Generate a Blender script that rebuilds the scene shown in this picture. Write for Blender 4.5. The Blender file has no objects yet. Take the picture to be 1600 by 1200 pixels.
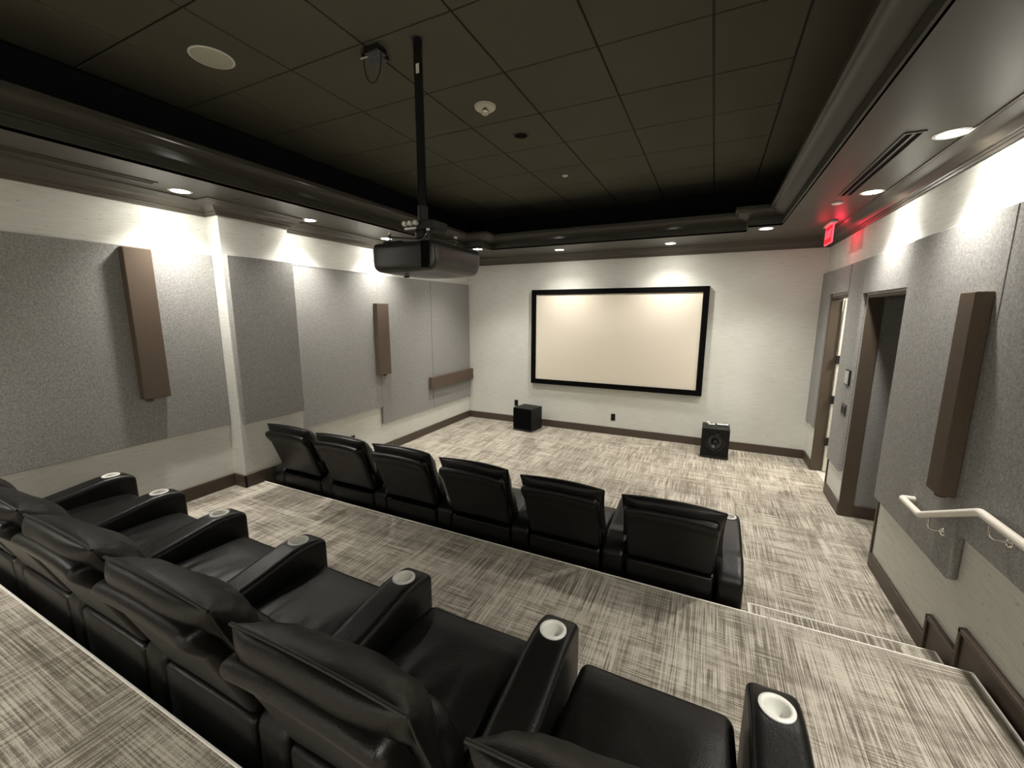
import bpy, bmesh, math, random
from mathutils import Vector, Matrix, noise
random.seed(7)
PI = math.pi
S = bpy.context.scene
COL = S.collection

# ---------------------------------------------------------------- camera
def look(yaw, pitch, roll):
    cy, sy, cp, sp, cr, sr = math.cos(yaw), math.sin(yaw), math.cos(pitch), math.sin(pitch), math.cos(roll), math.sin(roll)
    f = Vector((sy*cp, cy*cp, sp)); r = Vector((cy, -sy, 0)); u = r.cross(f)
    return (r*cr + u*sr), (u*cr - r*sr), f
r_, u_, f_ = look(-0.44853, -0.16950, 0.00208)
cd = bpy.data.cameras.new('camera'); cd.sensor_fit = 'HORIZONTAL'; cd.sensor_width = 36.0
cd.lens = 646.3/1600*36; cd.clip_start = 0.03; cd.clip_end = 60
cam = bpy.data.objects.new('camera', cd); COL.objects.link(cam)
m = Matrix((r_, u_, -f_)).transposed().to_4x4(); m.translation = Vector((4.113, -6.652, 1.964))
cam.matrix_world = m
S.camera = cam

# ---------------------------------------------------------------- world, exposure
w = bpy.data.worlds.new('world'); S.world = w; w.use_nodes = True
w.node_tree.nodes['Background'].inputs[0].default_value = (0.9, 0.95, 1, 1)
w.node_tree.nodes['Background'].inputs[1].default_value = 0.05
S.view_settings.view_transform = 'Standard'
S.view_settings.look = 'None'
S.view_settings.gamma = 1
S.view_settings.use_curve_mapping = False
S.view_settings.exposure = 1.75
LAMP_W = 38.0
LAMP_COL = (1.0, 0.95, 0.87)

# room numbers (metres); y = 0 is the screen wall, y falls toward the camera
XR = 5.374; YB = -8.7; ZS = 2.90; ZT = 3.50; H1 = 0.30; H2 = 0.60
Y1 = -4.195; Y2 = -6.072

# ---------------------------------------------------------------- materials
def mat(name, col=(.5, .5, .5), rough=.6, metal=0., spec=None, build=None, coat=0.):
    M = bpy.data.materials.new(name); M.use_nodes = True
    nt = M.node_tree; b = nt.nodes['Principled BSDF']
    b.inputs['Base Color'].default_value = (*col, 1); b.inputs['Roughness'].default_value = rough
    b.inputs['Metallic'].default_value = metal
    if spec is not None: b.inputs['Specular IOR Level'].default_value = spec
    if coat: b.inputs['Coat Weight'].default_value = coat
    if build: build(nt, b)
    return M
def N(nt, t, **k):
    n = nt.nodes.new(t)
    for a, v in k.items():
        if a == 'ins':
            for i, x in v.items(): n.inputs[i].default_value = x
        else: setattr(n, a, v)
    return n
def coords(nt, scale, kind='pos'):
    if kind == 'pos':
        g = N(nt, 'ShaderNodeNewGeometry'); out = g.outputs['Position']
    else:
        g = N(nt, 'ShaderNodeTexCoord'); out = g.outputs['Object']
    mp = N(nt, 'ShaderNodeMapping'); nt.links.new(out, mp.inputs[0]); mp.inputs['Scale'].default_value = scale
    return mp.outputs[0]
def noi(nt, vec, scale=1., detail=2., rough=.5):
    n = N(nt, 'ShaderNodeTexNoise'); n.inputs['Scale'].default_value = scale; n.inputs['Detail'].default_value = detail
    n.inputs['Roughness'].default_value = rough; nt.links.new(vec, n.inputs['Vector']); return n.outputs['Fac']
def ramp(nt, fac, stops):
    r = N(nt, 'ShaderNodeValToRGB'); e = r.color_ramp.elements
    while len(e) < len(stops): e.new(.5)
    for i, (p, c) in enumerate(stops):
        e[i].position = p; e[i].color = (*c, 1) if len(c) == 3 else c
    nt.links.new(fac, r.inputs[0]); return r.outputs[0]
def mixc(nt, f, a, b, mode='MIX'):
    x = N(nt, 'ShaderNodeMix', data_type='RGBA', blend_type=mode)
    for s, v in ((0, f), (6, a), (7, b)):
        if hasattr(v, 'is_output'): nt.links.new(v, x.inputs[s])
        elif s == 0: x.inputs[0].default_value = v
        else: x.inputs[s].default_value = (*v, 1)
    return x.outputs[2]
def mth(nt, op, a, b=None):
    x = N(nt, 'ShaderNodeMath', operation=op)
    for i, v in enumerate((a, b)):
        if v is None: continue
        if hasattr(v, 'is_output'): nt.links.new(v, x.inputs[i])
        else: x.inputs[i].default_value = v
    return x.outputs[0]
def bump(nt, b, h, strength=.3, dist=.01):
    n = N(nt, 'ShaderNodeBump'); n.inputs['Strength'].default_value = strength; n.inputs['Distance'].default_value = dist
    nt.links.new(h, n.inputs['Height']); nt.links.new(n.outputs[0], b.inputs['Normal'])

def b_carpet(nt, b):
    # long fine streaks along the room, crossed by a weaker set whose strength drifts from patch to patch
    sy = noi(nt, coords(nt, (165, 2.6, 3)), 1, 1.5, .55)
    sx = noi(nt, coords(nt, (2.6, 165, 3)), 1, 1.5, .55)
    cell = N(nt, 'ShaderNodeTexVoronoi', distance='CHEBYCHEV'); cell.inputs['Scale'].default_value = 1
    cell.inputs['Randomness'].default_value = .9
    nt.links.new(coords(nt, (6.5, 3.2, .01)), cell.inputs['Vector'])
    sep = N(nt, 'ShaderNodeSeparateColor'); nt.links.new(cell.outputs['Color'], sep.inputs[0])
    drift = noi(nt, coords(nt, (3.2, 3.2, 1)), 1, 2, .6)
    pick = mth(nt, 'ADD', mth(nt, 'MULTIPLY', drift, .8), mth(nt, 'MULTIPLY', sep.outputs[0], .35))
    pick = ramp(nt, pick, [(.42, (.10,)*3), (.72, (.72,)*3)])
    st = mixc(nt, pick, sy, sx)
    bands = noi(nt, coords(nt, (16, .9, 1)), 1, 2, .6)
    bandx = noi(nt, coords(nt, (.9, 16, 1)), 1, 2, .6)
    patch = noi(nt, coords(nt, (2.6, 2.6, 1)), 1, 3, .6)
    weave = noi(nt, coords(nt, (26, 26, 1)), 1, 2, .6)
    fine = noi(nt, coords(nt, (260, 260, 100)), 1, 1, .5)
    v = mth(nt, 'MULTIPLY', st, 1.45)
    v = mth(nt, 'ADD', v, mth(nt, 'MULTIPLY', bands, .24))
    v = mth(nt, 'ADD', v, mth(nt, 'MULTIPLY', bandx, .28))
    v = mth(nt, 'ADD', v, mth(nt, 'MULTIPLY', patch, .26))
    v = mth(nt, 'ADD', v, mth(nt, 'MULTIPLY', weave, .25))
    v = mth(nt, 'ADD', v, mth(nt, 'MULTIPLY', sep.outputs[1], .10))
    v = mth(nt, 'ADD', v, mth(nt, 'MULTIPLY', fine, .35))
    v = mth(nt, 'SUBTRACT', v, .93)
    c = ramp(nt, v, [(.30, (.150, .130, .102)), (.43, (.245, .217, .175)), (.54, (.37, .335, .28)), (.70, (.585, .545, .465))])
    nt.links.new(c, b.inputs['Base Color'])
    bump(nt, b, fine, .4, .005)
def b_wallpaper(nt, b, horiz=(1, 1)):
    n1 = noi(nt, coords(nt, (6, 6, 130)), 1, 3, .6)
    n2 = noi(nt, coords(nt, (18, 18, 60)), 1, 2, .6)
    n3 = noi(nt, coords(nt, (1.5, 1.5, 1.5)), 1, 3, .5)
    c = ramp(nt, n1, [(.3, (.65, .655, .61)), (.62, (.76, .765, .72))])
    fl = ramp(nt, n2, [(.26, (.62, .58, .48)), (.34, (1, 1, 1))])
    c = mixc(nt, .8, c, fl, 'MULTIPLY')
    c = mixc(nt, .5, c, ramp(nt, n3, [(.3, (.88, .88, .87)), (.7, (1, 1, 1))]), 'MULTIPLY')
    nt.links.new(c, b.inputs['Base Color'])
    bump(nt, b, n1, .35, .004)
def b_felt(nt, b):
    n1 = noi(nt, coords(nt, (190, 190, 190)), 1, 1, .5)
    n2 = noi(nt, coords(nt, (90, 90, 60)), 1, 2, .7)
    s = mth(nt, 'ADD', mth(nt, 'MULTIPLY', n1, .5), mth(nt, 'MULTIPLY', n2, .5))
    nt.links.new(ramp(nt, s, [(.34, (.20, .199, .192)), (.5, (.295, .292, .282)), (.66, (.40, .396, .382))]), b.inputs['Base Color'])
    bump(nt, b, s, .25, .002)
def b_leather(nt, b):
    co = coords(nt, (1, 1, 1), 'obj')
    v = N(nt, 'ShaderNodeTexVoronoi'); v.inputs['Scale'].default_value = 260; nt.links.new(co, v.inputs['Vector'])
    n2 = noi(nt, co, 9, 4, .55)
    n3 = noi(nt, coords(nt, (4, 2, 2), 'obj'), 1, 2, .5)
    h = mth(nt, 'ADD', mth(nt, 'MULTIPLY', v.outputs['Distance'], .10), mth(nt, 'MULTIPLY', n2, .8))
    bump(nt, b, h, .30, .012)
    nt.links.new(mth(nt, 'ADD', .29, mth(nt, 'MULTIPLY', n3, .16)), b.inputs['Roughness'])
def b_wood(nt, b):
    n = noi(nt, coords(nt, (3, 3, 60)), 1, 3, .6)
    nt.links.new(ramp(nt, n, [(.3, (.068, .050, .038)), (.7, (.092, .068, .052))]), b.inputs['Base Color'])
def b_fabricbox(nt, b):
    n = noi(nt, coords(nt, (220, 220, 220)), 1, 1, .5)
    nt.links.new(ramp(nt, n, [(.3, (.100, .074, .055)), (.7, (.140, .108, .082))]), b.inputs['Base Color'])
    bump(nt, b, n, .3, .003)
def b_tile(nt, b):
    n = noi(nt, coords(nt, (160, 160, 10)), 1, 2, .6)
    n2 = noi(nt, coords(nt, (1.3, 1.3, 1)), 1, 2, .5)
    c = ramp(nt, n, [(.3, (.080, .077, .055)), (.7, (.108, .104, .078))])
    c = mixc(nt, .6, c, ramp(nt, n2, [(.3, (.8, .8, .8)), (.7, (1, 1, 1))]), 'MULTIPLY')
    nt.links.new(c, b.inputs['Base Color']); bump(nt, b, n, .4, .002)

M = dict(
    carpet=mat('striated carpet', rough=.95, spec=.1, build=b_carpet),
    wallpaper=mat('grasscloth wallpaper', rough=.75, spec=.25, build=b_wallpaper),
    felt=mat('grey felt', rough=.95, spec=.1, build=b_felt),
    leather=mat('black leather', (.003, .0029, .0024), .36, spec=.40, build=b_leather),
    stitch=mat('leather piping', (.010, .0092, .0078), .45, spec=.5),
    base=mat('black base cloth', (.008, .008, .008), .7),
    wood=mat('dark brown skirting', rough=.45, spec=.35, build=b_wood),
    jamb=mat('brown door lining', (.085, .064, .046), .5, spec=.35),
    box=mat('brown fabric', rough=.85, spec=.15, build=b_fabricbox),
    crown=mat('taupe crown paint', (.075, .067, .054), .38, spec=.5),
    traycrown=mat('dark tray paint', (.040, .038, .029), .45, spec=.4),
    soffit=mat('taupe soffit paint', (.062, .056, .043), .42, spec=.35),
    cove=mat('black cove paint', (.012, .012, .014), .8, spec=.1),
    tile=mat('black ceiling tile', rough=.9, spec=.1, build=b_tile),
    tbar=mat('black grid bar', (.008, .008, .006), .6, spec=.2),
    black=mat('black plastic', (.008, .008, .008), .45),
    velvet=mat('black velvet', (.004, .004, .004), .9, spec=.05),
    blackgloss=mat('black gloss', (.012, .012, .012), .18),
    projector=mat('projector shell', (.030, .029, .027), .28, spec=.5),
    ash=mat('black ash veneer', (.006, .0055, .005), .5, spec=.25),
    white=mat('white plastic', (.72, .71, .67), .4),
    cup=mat('white cup liner', (.70, .71, .66), .3),
    strip=mat('pale nosing', (.90, .87, .80), .35, spec=.5),
    chrome=mat('chrome', (.75, .73, .70), .22, 1.0),
    rail=mat('cream rail enamel', (.80, .75, .68), .3, spec=.5),
    screen=mat('projection screen', (.80, .735, .625), .9, spec=.05),
    doorwhite=mat('white door paint', (.74, .70, .62), .4),
    grille=mat('speaker grille', (.42, .42, .33), .8),
    brass=mat('dark metal', (.05, .045, .04), .35, .8),
    tilefloor=mat('pale tile floor', (.7, .68, .6), .3),
    detector=mat('detector plastic', (.55, .54, .42), .5),
    greyplate=mat('grey plate', (.42, .43, .41), .4),
)
def emis(name, col, s):
    E = bpy.data.materials.new(name); E.use_nodes = True; nt = E.node_tree; b = nt.nodes['Principled BSDF']
    b.inputs['Base Color'].default_value = (.02, .02, .02, 1)
    b.inputs['Emission Color'].default_value = (*col, 1); b.inputs['Emission Strength'].default_value = s
    return E
M['lamp'] = emis('lit lamp lens', (1, .95, .85), 46)
M['exitred'] = emis('lit red panel', (1, .0, .008), .42)
M['exitedge'] = emis('lit red edge', (1, .08, .12), .55)
gm = bpy.data.materials.new('clear acrylic'); gm.use_nodes = True
gb = gm.node_tree.nodes['Principled BSDF']; gb.inputs['Transmission Weight'].default_value = 1; gb.inputs['Roughness'].default_value = .05
gb.inputs['Base Color'].default_value = (.75, .85, .8, 1); M['glass'] = gm

# ---------------------------------------------------------------- mesh helpers
def obj(name, bm, material, parent=None, smooth=False, loc=None):
    me = bpy.data.meshes.new(name)
    bmesh.ops.recalc_face_normals(bm, faces=bm.faces[:])
    bm.to_mesh(me); bm.free()
    mats = material if isinstance(material, (list, tuple)) else [material]
    for k in mats: me.materials.append(M[k])
    if smooth:
        for p in me.polygons: p.use_smooth = True
        try: me.set_sharp_from_angle(angle=math.radians(40))
        except Exception: pass
    o = bpy.data.objects.new(name, me); COL.objects.link(o)
    if parent: o.parent = parent
    if loc: o.location = loc
    return o
def box(bm, x0, x1, y0, y1, z0, z1, mi=0, bev=0., seg=2):
    b2 = bmesh.new()
    bmesh.ops.create_cube(b2, size=1)
    for v in b2.verts:
        v.co = Vector(((x0+x1)/2+v.co.x*(x1-x0), (y0+y1)/2+v.co.y*(y1-y0), (z0+z1)/2+v.co.z*(z1-z0)))
    if bev > 0: bmesh.ops.bevel(b2, geom=b2.edges[:], offset=bev, segments=seg, profile=.5, affect='EDGES')
    join(bm, b2, mi)
def join(bm, b2, mi=0):
    mp = {v: bm.verts.new(v.co) for v in b2.verts}
    for f in b2.faces:
        try: nf = bm.faces.new([mp[v] for v in f.verts]); nf.material_index = mi
        except ValueError: pass
    b2.free()
def lathe(bm, prof, loc=(0, 0, 0), axis='z', n=32, mi=0):
    # prof = [(radius, height)], revolved about the axis
    L = Vector(loc); rings = []
    def P(r, h, a):
        c, s = r*math.cos(a), r*math.sin(a)
        return L + (Vector((c, s, h)) if axis == 'z' else Vector((c, h, s)) if axis == 'y' else Vector((h, c, s)))
    for r, h in prof:
        rings.append([bm.verts.new(P(r, h, 2*PI*i/n)) for i in range(n)] if r > 1e-6 else [bm.verts.new(P(0, h, 0))])
    for a, b in zip(rings, rings[1:]):
        for i in range(n):
            j = (i+1) % n
            if len(a) == 1 and len(b) == 1: continue
            q = [a[0], b[j], b[i]] if len(a) == 1 else [a[i], a[j], b[0]] if len(b) == 1 else [a[i], a[j], b[j], b[i]]
            f = bm.faces.new(q); f.material_index = mi
def tube(bm, pts, r, n=12, mi=0, caps=True, fillet=0.):
    P = [Vector(p) for p in pts]
    if fillet > 0:
        Q = [P[0]]
        for a, b, c in zip(P, P[1:], P[2:]):
            d1 = (a-b); d2 = (c-b); f = min(fillet, d1.length*.45, d2.length*.45)
            s, e = b+d1.normalized()*f, b+d2.normalized()*f
            for k in range(7):
                t = k/6; Q.append(s*(1-t)**2 + b*2*t*(1-t) + e*t*t)
        Q.append(P[-1]); P = Q
    prev = None; rings = []
    up = None
    for i, p in enumerate(P):
        d = ((P[i+1]-p) if i == 0 else (p-P[i-1]) if i == len(P)-1 else (P[i+1]-p).normalized()+(p-P[i-1]).normalized()).normalized()
        if up is None:
            up = Vector((0, 0, 1)) if abs(d.z) < .9 else Vector((1, 0, 0))
        x = d.cross(up).normalized(); up = x.cross(d).normalized()
        rings.append([bm.verts.new(p + (x*math.cos(2*PI*k/n) + up*math.sin(2*PI*k/n))*r) for k in range(n)])
    for a, b in zip(rings, rings[1:]):
        for k in range(n):
            f = bm.faces.new([a[k], a[(k+1) % n], b[(k+1) % n], b[k]]); f.material_index = mi
    if caps:
        for rg in (rings[0], rings[-1]):
            f = bm.faces.new(rg); f.material_index = mi
def rbox(bm, c, s, r, n=(8, 8, 8), fn=None, k=4, mi=0):
    """rounded box: centre c, size s, radius r; fn(p in local unit coords, p) -> deformed local point"""
    a = [x/2 for x in s]; r = min(r, *[x*.999 for x in a])
    ax = []
    for i in range(3):
        cs = [-a[i] + r*(1-math.cos(PI/2*j/k)) for j in range(k+1)]
        inn = [-(a[i]-r) + 2*(a[i]-r)*j/n[i] for j in range(1, n[i])]
        ax.append(cs + inn + [-x for x in reversed(cs)])
    b2 = bmesh.new(); cache = {}
    def V(p):
        q = Vector([max(-(a[i]-r), min(a[i]-r, p[i])) for i in range(3)])
        d = Vector(p)-q
        if d.length > 1e-9: d = d.normalized()*r
        w_ = q+d
        key = tuple(round(x, 6) for x in w_)
        if key not in cache:
            o = fn(Vector((w_[0]/a[0], w_[1]/a[1], w_[2]/a[2])), w_.copy()) if fn else w_
            cache[key] = b2.verts.new(Vector(c)+o)
        return cache[key]
    for i in range(3):
        j, l = (i+1) % 3, (i+2) % 3
        for sgn in (-1, 1):
            for u0, u1 in zip(ax[j], ax[j][1:]):
                for v0, v1 in zip(ax[l], ax[l][1:]):
                    vs = []
                    for uu, vv in ((u0, v0), (u1, v0), (u1, v1), (u0, v1)):
                        p = [0, 0, 0]; p[i] = sgn*a[i]; p[j] = uu; p[l] = vv
                        x = V(p)
                        if x not in vs: vs.append(x)
                    if len(vs) > 2:
                        try: b2.faces.new(vs)
                        except ValueError: pass
    join(bm, b2, mi)
def sweep(bm, path, prof, closed=True, mi=0):
    """path: xy points; prof: (offset to the left of travel, z); mitred corners"""
    n = len(path); P = [Vector((p[0], p[1])) for p in path]; rings = []
    for i in range(n):
        if closed or 0 < i < n-1:
            d0 = (P[i]-P[i-1]).normalized(); d1 = (P[(i+1) % n]-P[i]).normalized()
        elif i == 0: d0 = d1 = (P[1]-P[0]).normalized()
        else: d0 = d1 = (P[-1]-P[-2]).normalized()
        n0 = Vector((-d0.y, d0.x)); n1 = Vector((-d1.y, d1.x)); mm = (n0+n1)
        mm = mm/(1+n0.dot(n1)) if (1+n0.dot(n1)) > 1e-4 else n0
        rings.append([bm.verts.new((P[i].x+mm.x*o, P[i].y+mm.y*o, z)) for o, z in prof])
    rng = range(n) if closed else range(n-1)
    for i in rng:
        a, b = rings[i], rings[(i+1) % n]
        for j in range(len(prof)-1):
            f = bm.faces.new([a[j], b[j], b[j+1], a[j+1]]); f.material_index = mi
def prism(bm, poly, x0, x1, axis='x', mi=0):
    """extrude a polygon of (a, b) between x0 and x1 along an axis"""
    def P(a, b, t): return (t, a, b) if axis == 'x' else (a, t, b) if axis == 'y' else (a, b, t)
    A = [bm.verts.new(P(a, b, x0)) for a, b in poly]; B = [bm.verts.new(P(a, b, x1)) for a, b in poly]
    n = len(poly); fs = [bm.faces.new(A), bm.faces.new(list(reversed(B)))]
    for i in range(n): fs.append(bm.faces.new([A[i], A[(i+1) % n], B[(i+1) % n], B[i]]))
    for f in fs: f.material_index = mi
def thing(name, loc, label, cat, group=None, rz=0.):
    o = bpy.data.objects.new(name, None); COL.objects.link(o); o.empty_display_size = .1
    o.location = loc; o.rotation_euler = (0, 0, rz); o['label'] = label; o['category'] = cat
    if group: o['group'] = group
    return o
def tag(o, label, cat, group=None):
    o['label'] = label; o['category'] = cat
    if group: o['group'] = group
    return o
def struct(name, bm, m_, label=None, smooth=False):
    o = obj(name, bm, m_, smooth=smooth); o['kind'] = 'structure'
    if label: o['label'] = label
    return o
def B(): return bmesh.new()

# ================================================================ THE ROOM
bm = B(); box(bm, -.05, XR+.12, Y1+.05, .05, -.12, 0); struct('floor', bm, 'carpet', 'lower carpeted floor in front of the screen')
bm = B(); box(bm, 0, XR-.043, Y2+.05, Y1, -.12, H1, bev=.006); struct('floor', bm, 'carpet', 'middle carpeted tier between the two seat rows')
bm = B(); box(bm, 0, XR-.043, YB, Y2, -.12, H2, bev=.006); struct('floor', bm, 'carpet', 'upper carpeted tier behind the rear seat row')
bm = B(); box(bm, 4.445, XR-.043, Y1, -3.875, -.12, H1/2, bev=.005); struct('floor', bm, 'carpet', 'carpeted half step in the aisle by the right wall')
bm = B(); box(bm, 4.62, XR-.043, Y2, -5.79, 0, H1+.15, bev=.005); struct('floor', bm, 'carpet', 'carpeted half step up to the upper tier')
# pale nosing strips
def nosing(pts, label):
    b_ = B()
    for a, c in zip(pts, pts[1:]):
        x0, x1 = sorted((a[0], c[0])); y0, y1 = sorted((a[1], c[1]))
        box(b_, x0-.0045, x1+.0045, y0-.0045, y1+.0045, a[2]-.010, a[2]+.004, bev=.0015, seg=1)
    o = struct('trim_1', b_, 'strip', label)
nosing([(0.02, Y1, H1), (4.50, Y1, H1)], 'pale metal nosing along the middle tier edge')
nosing([(4.52, Y1+.002, H1), (XR-.04, Y1+.002, H1), (XR-.04, Y2, H1)], 'pale metal nosing on the middle tier at the aisle')
nosing([(4.445, Y1+.01, H1/2), (4.445, -3.875, H1/2), (XR-.04, -3.875, H1/2), (XR-.04, Y1+.01, H1/2)], 'pale metal nosing round the aisle half step')
nosing([(0.02, Y2, H2), (XR-.043, Y2, H2)], 'pale metal nosing along the upper tier edge')

# walls
bm = B(); box(bm, -.12, XR+.12, 0, .12, -.12, 3.6); struct('wall_front', bm, 'wallpaper')
bm = B(); box(bm, -.12, 0, YB, 0, -.12, 3.6); struct('wall_left', bm, 'wallpaper')
CY0, CY1, CX = -4.36, -3.70, .17
bm = B(); box(bm, -.02, CX, CY0, CY1, 0, 2.95, bev=.004, seg=1); struct('wall_left', bm, 'wallpaper', 'shallow pier standing out from the left wall')
bm = B(); box(bm, -.12, XR+.12, YB-.12, YB, -.12, 3.6); struct('wall_back', bm, 'wallpaper')
D1 = (-1.22, -.45, 2.165); D2 = (-2.73, -1.79, 2.13)
bm = B()
for y0, y1, z0, z1 in ((D1[1], 0, -.12, 3.6), (D2[1], D1[0], -.12, 3.6), (YB, D2[0], -.12, 3.6), (D1[0], D1[1], D1[2], 3.6), (D2[0], D2[1], D2[2], 3.6)):
    box(bm, XR, XR+.10, y0, y1, z0, z1)
struct('wall_right', bm, 'wallpaper')
# brown linings of the two openings
def lining(name, D, depth, label):
    t = .022; b_ = B()
    y0, y1, z = D
    box(b_, XR-.012, XR+depth, y0-.002, y0+t, 0, z, bev=.002, seg=1)
    box(b_, XR-.012, XR+depth, y1-t, y1+.002, 0, z, bev=.002, seg=1)
    box(b_, XR-.012, XR+depth, y0, y1, z-t, z+.004, bev=.002, seg=1)
    return struct(name, b_, 'jamb', label)
lining('door_1', D1, .102, 'brown lined doorway in the corner by the screen')
lining('door_2', D2, .102, 'brown lined opening to the dark alcove')
# alcove behind the second opening
ax0, ax1 = XR+.10, XR+1.7
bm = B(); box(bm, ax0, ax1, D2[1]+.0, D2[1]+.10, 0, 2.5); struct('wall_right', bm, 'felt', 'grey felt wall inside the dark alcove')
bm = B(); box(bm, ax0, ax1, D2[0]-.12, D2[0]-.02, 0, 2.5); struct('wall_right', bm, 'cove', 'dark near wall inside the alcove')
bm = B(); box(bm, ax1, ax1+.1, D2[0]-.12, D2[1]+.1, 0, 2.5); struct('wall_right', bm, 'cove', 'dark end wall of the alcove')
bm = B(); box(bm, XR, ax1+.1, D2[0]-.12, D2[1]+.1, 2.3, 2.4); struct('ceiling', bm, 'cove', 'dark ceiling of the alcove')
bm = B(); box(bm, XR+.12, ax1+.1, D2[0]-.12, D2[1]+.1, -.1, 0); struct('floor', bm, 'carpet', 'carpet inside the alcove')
# corridor behind the first door
cx1 = XR+1.5
bm = B(); box(bm, ax0, cx1, D1[1]-.001+.25, D1[1]+.35, 0, 2.5); struct('wall_right', bm, 'wallpaper', 'pale far wall of the corridor behind the door')
bm = B(); box(bm, cx1, cx1+.1, -1.70, .0, 0, 2.5); struct('wall_right', bm, 'wallpaper', 'pale end wall of the corridor')
bm = B(); box(bm, XR, cx1+.1, -1.70, 0, 2.35, 2.45); struct('ceiling', bm, 'wallpaper', 'corridor ceiling beyond the door')
bm = B(); box(bm, XR+.06, cx1+.1, -1.68, .0, -.1, .001); struct('floor', bm, 'tilefloor', 'pale tiled corridor floor beyond the door')

# skirtings
def skirt(name, b_, label=None): return struct(name, b_, 'wood', label)
def skirt_run(b_, x0, x1, y0, y1, z0, z1, axis, side):
    # board with a thin rounded cap
    t = .018
    if axis == 'y':
        xa, xb = (x0, x0+t*side) if side > 0 else (x0+t*side, x0)
        box(b_, min(xa, xb), max(xa, xb), y0, y1, z0, z1, bev=.004)
    else:
        ya, yb = (y0-t, y0)
        box(b_, x0, x1, ya, yb, z0, z1, bev=.004)
bm = B(); skirt_run(bm, .018, XR-.018, 0, 0, 0, .12, 'x', -1); skirt('baseboard_front', bm)
bm = B(); skirt_run(bm, 0, 0, Y1+.01, -.018, 0, .12, 'y', 1); skirt('baseboard_left', bm, 'dark skirting on the lower floor, left wall')
bm = B(); box(bm, 0, .018, Y2, CY0-.018, H1, H1+.12, bev=.004); box(bm, 0, CX+.018, CY0-.018, CY0, H1, H1+.12, bev=.004)
box(bm, CX, CX+.018, CY0-.018, Y1+.0, H1, H1+.12, bev=.004); box(bm, CX, CX+.018, Y1, CY1+.018, 0, H1+.12, bev=.004)
skirt('baseboard_left', bm, 'dark skirting on the middle tier wrapping the pier')
bm = B(); skirt_run(bm, XR, XR, -.45, -.018, 0, .12, 'y', -1); skirt('baseboard_right', bm, 'short dark skirting beside the screen corner')
bm = B(); skirt_run(bm, XR, XR, D2[1], D1[0], 0, .12, 'y', -1); skirt('baseboard_right', bm, 'dark skirting between the two openings')
bm = B(); skirt_run(bm, XR, XR, -3.69, D2[0], 0, .115, 'y', -1); skirt('baseboard_right', bm, 'dark skirting below the handrail')
def step_skirt(y0, y1, z0, z1, label):
    b_ = B(); box(b_, XR-.018, XR, y0, y1, z0, z1, bev=.003)
    # raised frame bead along the top and the leading edge
    box(b_, XR-.030, XR-.016, y0, y1, z1-.026, z1-.002, bev=.004)
    box(b_, XR-.030, XR-.016, y1-.024, y1, z0, z1-.002, bev=.004)
    skirt('baseboard_right', b_, label)
step_skirt(-4.0, -3.69, 0, .262, 'dark stepped skirting beside the half step')
step_skirt(Y2, -4.0, 0, .41, 'dark skirting along the middle tier by the handrail')
bm = B(); box(bm, XR-.018, XR, YB, Y2, H2, H2+.12, bev=.003); skirt('baseboard_right', bm, 'dark skirting on the upper tier, right wall')
bm = B(); box(bm, 0, .018, YB, Y2, H2, H2+.12, bev=.003); skirt('baseboard_left', bm, 'dark skirting on the upper tier, left wall')
bm = B(); box(bm, ax0, ax1, D2[1]-.018, D2[1], 0, .12, bev=.003); skirt('baseboard_right', bm, 'dark skirting inside the alcove')

# ceilings
EX0, EX1, EY = .72, 4.70, -.95         # tray opening
NX0, NX1, NY = 1.03, 4.38, -1.22       # notched corners
BY = YB+.7
bm = B()
for x0, x1, y0, y1 in ((-.05, EX0, YB-.05, .05), (EX1, XR+.05, YB-.05, .05), (EX0, EX1, EY, .05), (EX0, NX0, NY, EY), (NX1, EX1, NY, EY), (EX0, EX1, YB-.05, BY)):
    box(bm, x0, x1, y0, y1, ZS, ZS+.06)
struct('ceiling', bm, 'soffit', 'taupe lower ceiling band round the room')
bm = B()
box(bm, .10, .28, YB, -.1, ZS+.05, 3.6); box(bm, 5.10, 5.28, YB, -.1, ZS+.05, 3.6)
box(bm, .1, 5.28, -.28, -.1, ZS+.05, 3.6); box(bm, .1, 5.28, YB, YB+.3, ZS+.05, 3.6)
struct('ceiling', bm, 'cove', 'black recess sides above the tray moulding')
# tiles hung in a black grid: lines at x = 3.996 - .611 k, y = -3.994 + .611 r
bm = B()
GX, GY, T = 3.996, -3.994, .6112
box(bm, .25, 5.15, YB+.25, -.25, ZT+.006, ZT+.05, mi=1)
for c in range(-7, 1):
    for r in range(-9, 7):
        x0 = GX+c*T; x1 = x0+T if c < 0 else 4.44
        y0 = GY+r*T; y1 = y0+T
        x0 = max(x0, .3); y1 = min(y1, -.29); y0 = max(y0, YB+.31)
        if x1-x0 < .05 or y1-y0 < .05: continue
        box(bm, x0+.006, x1-.006, y0+.006, y1-.006, ZT-.004, ZT+.02, bev=.003, seg=1)
box(bm, 4.446, 5.12, YB+.3, -.27, ZT-.002, ZT+.02)
struct('ceiling', bm, ['tile', 'tbar'], 'black tiled tray ceiling')
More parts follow.
